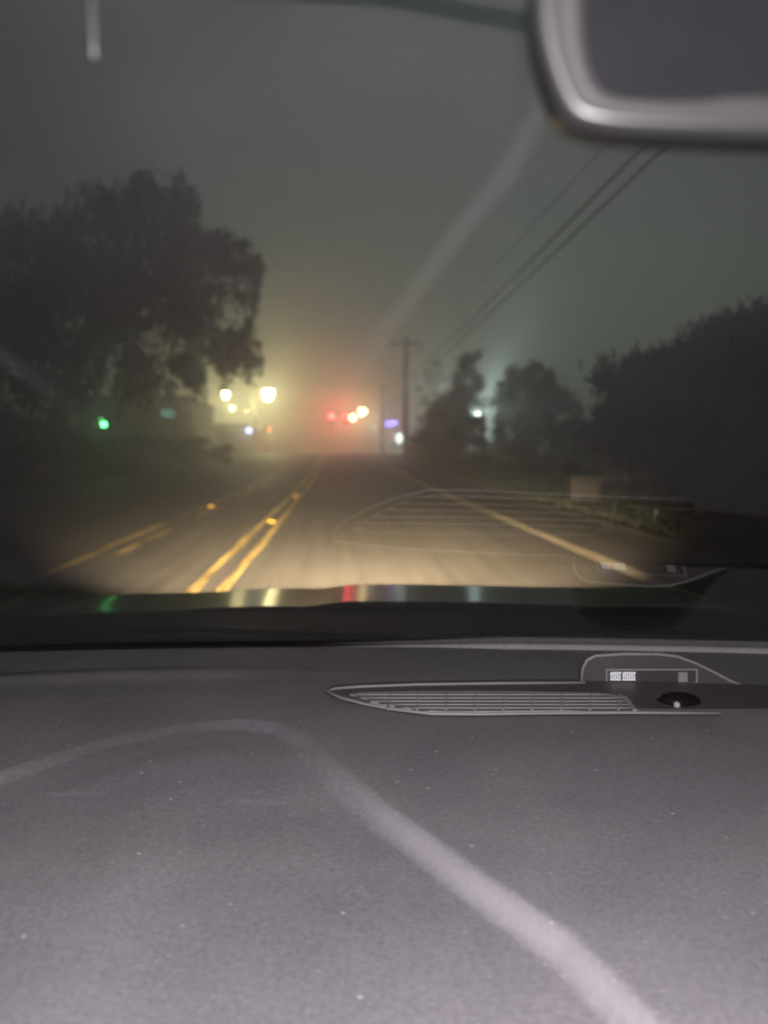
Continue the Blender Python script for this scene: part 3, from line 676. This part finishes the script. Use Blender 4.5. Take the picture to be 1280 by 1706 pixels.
# bonnet
def hoodz(X, Y):
    d = np.interp(Y, [1.60, 1.615, 1.64, 1.98, 2.08, 2.2, 2.42, 2.50], [-.36, -.340, -.3375, -.3612, -.378, -.42, -.51, -.62])
    st = ss((X+.19)/.13)
    d = d + .013*st*(1-.6*ss((X-.02)/.5)) - .012*(1-st)*ss((-X-.16)/.5)
    d = d + .004*np.exp(-((X+.30)/.12)**2)
    d = d - .10*ss((np.abs(X)-.62)/.5)**1.5 * 1.2
    return d
hood = grid('hood', np.linspace(-.88, .88, 150), np.linspace(1.60, 2.50, 110), hoodz, M['paintcar'], car)
sb = hood.modifiers.new('sub', 'SUBSURF'); sb.levels = 1; sb.render_levels = 1
MB().tube([(x, 1.612, float(hoodz(np.array(x), np.array(1.63)))+.002) for x in np.linspace(-.45, .40, 40)], .003, 6).build('bonnet_edge', M['sensor'], car, True)
# cowl and wipers
grid('cowl', np.linspace(-.84, .84, 40), np.linspace(1.09, 1.61, 16), lambda X, Y: -.300-(Y-1.09)*.066-.03*X*X, M['cowl'], car)
for x0, x1 in ((-.62, .02), (.02, .66)):
    wp = MB().tube([(x0, 1.17, -.292), ((x0+x1)/2, 1.19, -.280), (x1, 1.16, -.286)], .006, 7).build('wiper', M['rubber'], car, True)
    MB().box(x0+.02, 1.155, -.296, x1-.02, 1.160, -.284).build('blade', M['rubber'], wp)
MB().box(-.84, 2.44, -.98, .84, 2.53, -.60).build('bumper', M['paintcar'], car, bevel=.04)
for s in (-1, 1):
    MB().box(.86*s if s < 0 else .82, 1.1, -1.0, .82*s if s < 0 else .86, 2.46, -.53).build('fender', M['paintcar'], car, bevel=.02)
    hl = MB().box(s*.66-.13, 2.532, -.74, s*.66+.13, 2.56, -.62).build('headlight', emat('headlight_lens', (1, .86, .62), 12), car, bevel=.01)
    o = lamp(car, (s*.66, 2.64, -.66), (1, .74, .48), 50000, 'SPOT', .05)
    o.data.spot_size = R(15); o.data.spot_blend = 1.0; o.scale = (3.9, 1, 1)
    o.rotation_euler = (R(90-3.7), 0, R(2.0 if s > 0 else 3.5))
# rear view mirror, upper right
mr = empty('mirror_assembly', (0, 0, 0)); mr.name = 'rear_view_mirror'; mr.parent = car
YM = .20
mo = [(890, -60), (890, 25), (899, 75), (918, 135), (936, 178), (954, 196), (987, 208), (1060, 216), (1180, 221), (1300, 225), (1420, 227), (1500, 207), (1530, 120), (1530, -60), (1500, -120), (930, -120)]
mi = [(972, -55), (972, 30), (976, 90), (990, 140), (1012, 160), (1040, 168), (1120, 172), (1190, 170), (1205, 162), (1310, 160), (1400, 160), (1440, 150), (1460, 110), (1460, -50), (1440, -80), (1000, -80)]
def mpt(p, y): return Vector(FP(p[0], p[1], YM))+Vector((0, y, 0))
cen = sum((mpt(p, 0) for p in mo), Vector())/len(mo)
def sm(pl, it=2):
    for _ in range(it):
        q = []
        for i in range(len(pl)):
            a, b = Vector(pl[i]), Vector(pl[(i+1) % len(pl)]); q += [a.lerp(b, .25), a.lerp(b, .75)]
        pl = q
    return pl
o0 = sm([mpt(p, 0.003) for p in mo]); i0 = sm([mpt(p, 0.0) for p in mi]); N = len(o0)
rings = [[c.lerp(cen, .25)+Vector((0, .014, 0)) for c in o0], [c+Vector((0, .009, 0)) for c in o0], o0,
         [a.lerp(b, .12)+Vector((0, -.0035, 0)) for a, b in zip(o0, i0)], [a.lerp(b, .35)+Vector((0, -.003, 0)) for a, b in zip(o0, i0)], [a.lerp(b, .8)+Vector((0, .001, 0)) for a, b in zip(o0, i0)], i0, [c+Vector((0, .003, 0)) for c in i0]]
mb = MB()
for rg in rings: mb.v += [tuple(p) for p in rg]
for i in range(len(rings)-1):
    for k in range(N): mb.f.append((i*N+k, i*N+(k+1) % N, (i+1)*N+(k+1) % N, (i+1)*N+k))
mb.f.append(tuple(range(N)))
mb.build('mirror_housing', M['mirror_shell'], mr, True)
mb = MB(); mb.v = [tuple(p+Vector((0, .003, 0))) for p in i0]; mb.f = [tuple(range(N))]
mb.build('mirror_glass', M['mirror_glass'], mr)
mc = mpt((1215, -110), .008)
MB().tube([mc, mc+Vector((0, -.02, .02)), Vector((mc.x-.01, .10, .165))], .006, 8).build('mirror_stem', M['cowl'], mr, True)
MB().tube([FP(152, -90, .22), FP(153, 0, .22), FP(156, 80, .22), FP(156, 108, .22)], [.0016, .0016, .0015, .0008], 8).build('streak_rod', M['mirror_shell'], car, True)  # added rod standing in for a pale vertical streak
# interior dome light on the headliner
MB().lathe([(.05, 0), (.05, -.006), (.035, -.012)], 0, -.06, .165, 20).build('dome_lamp', emat('dome_lens', (1, .93, .9), 3), car, True)
dl = lamp(car, (0, -.06, .12), (1, .95, .97), 5.5, rad=.035)
lamp(car, (.03, -.01, .02), (1, .95, .98), 14.5, rad=.02)     # added fill lamp by the camera, steepens the dash falloff

# ------------------------------------------------------------------ fog
hz_ = MB().box(-205, -65, -4.0, 205, 425, 17.5).build('haze', bpy.data.materials.new('fog'))
tag(hz_, kind='stuff')
fm = hz_.data.materials[0]; fm.use_nodes = True; fn, fl = fm.node_tree.nodes, fm.node_tree.links
fn.remove(fn['Principled BSDF']); pv = fn.new('ShaderNodeVolumePrincipled')
pv.inputs['Color'].default_value = (0.93, 0.95, 0.92, 1); pv.inputs['Density'].default_value = 0.0095; pv.inputs['Anisotropy'].default_value = 0.88
fl.new(pv.outputs[0], fn['Material Output'].inputs['Volume'])
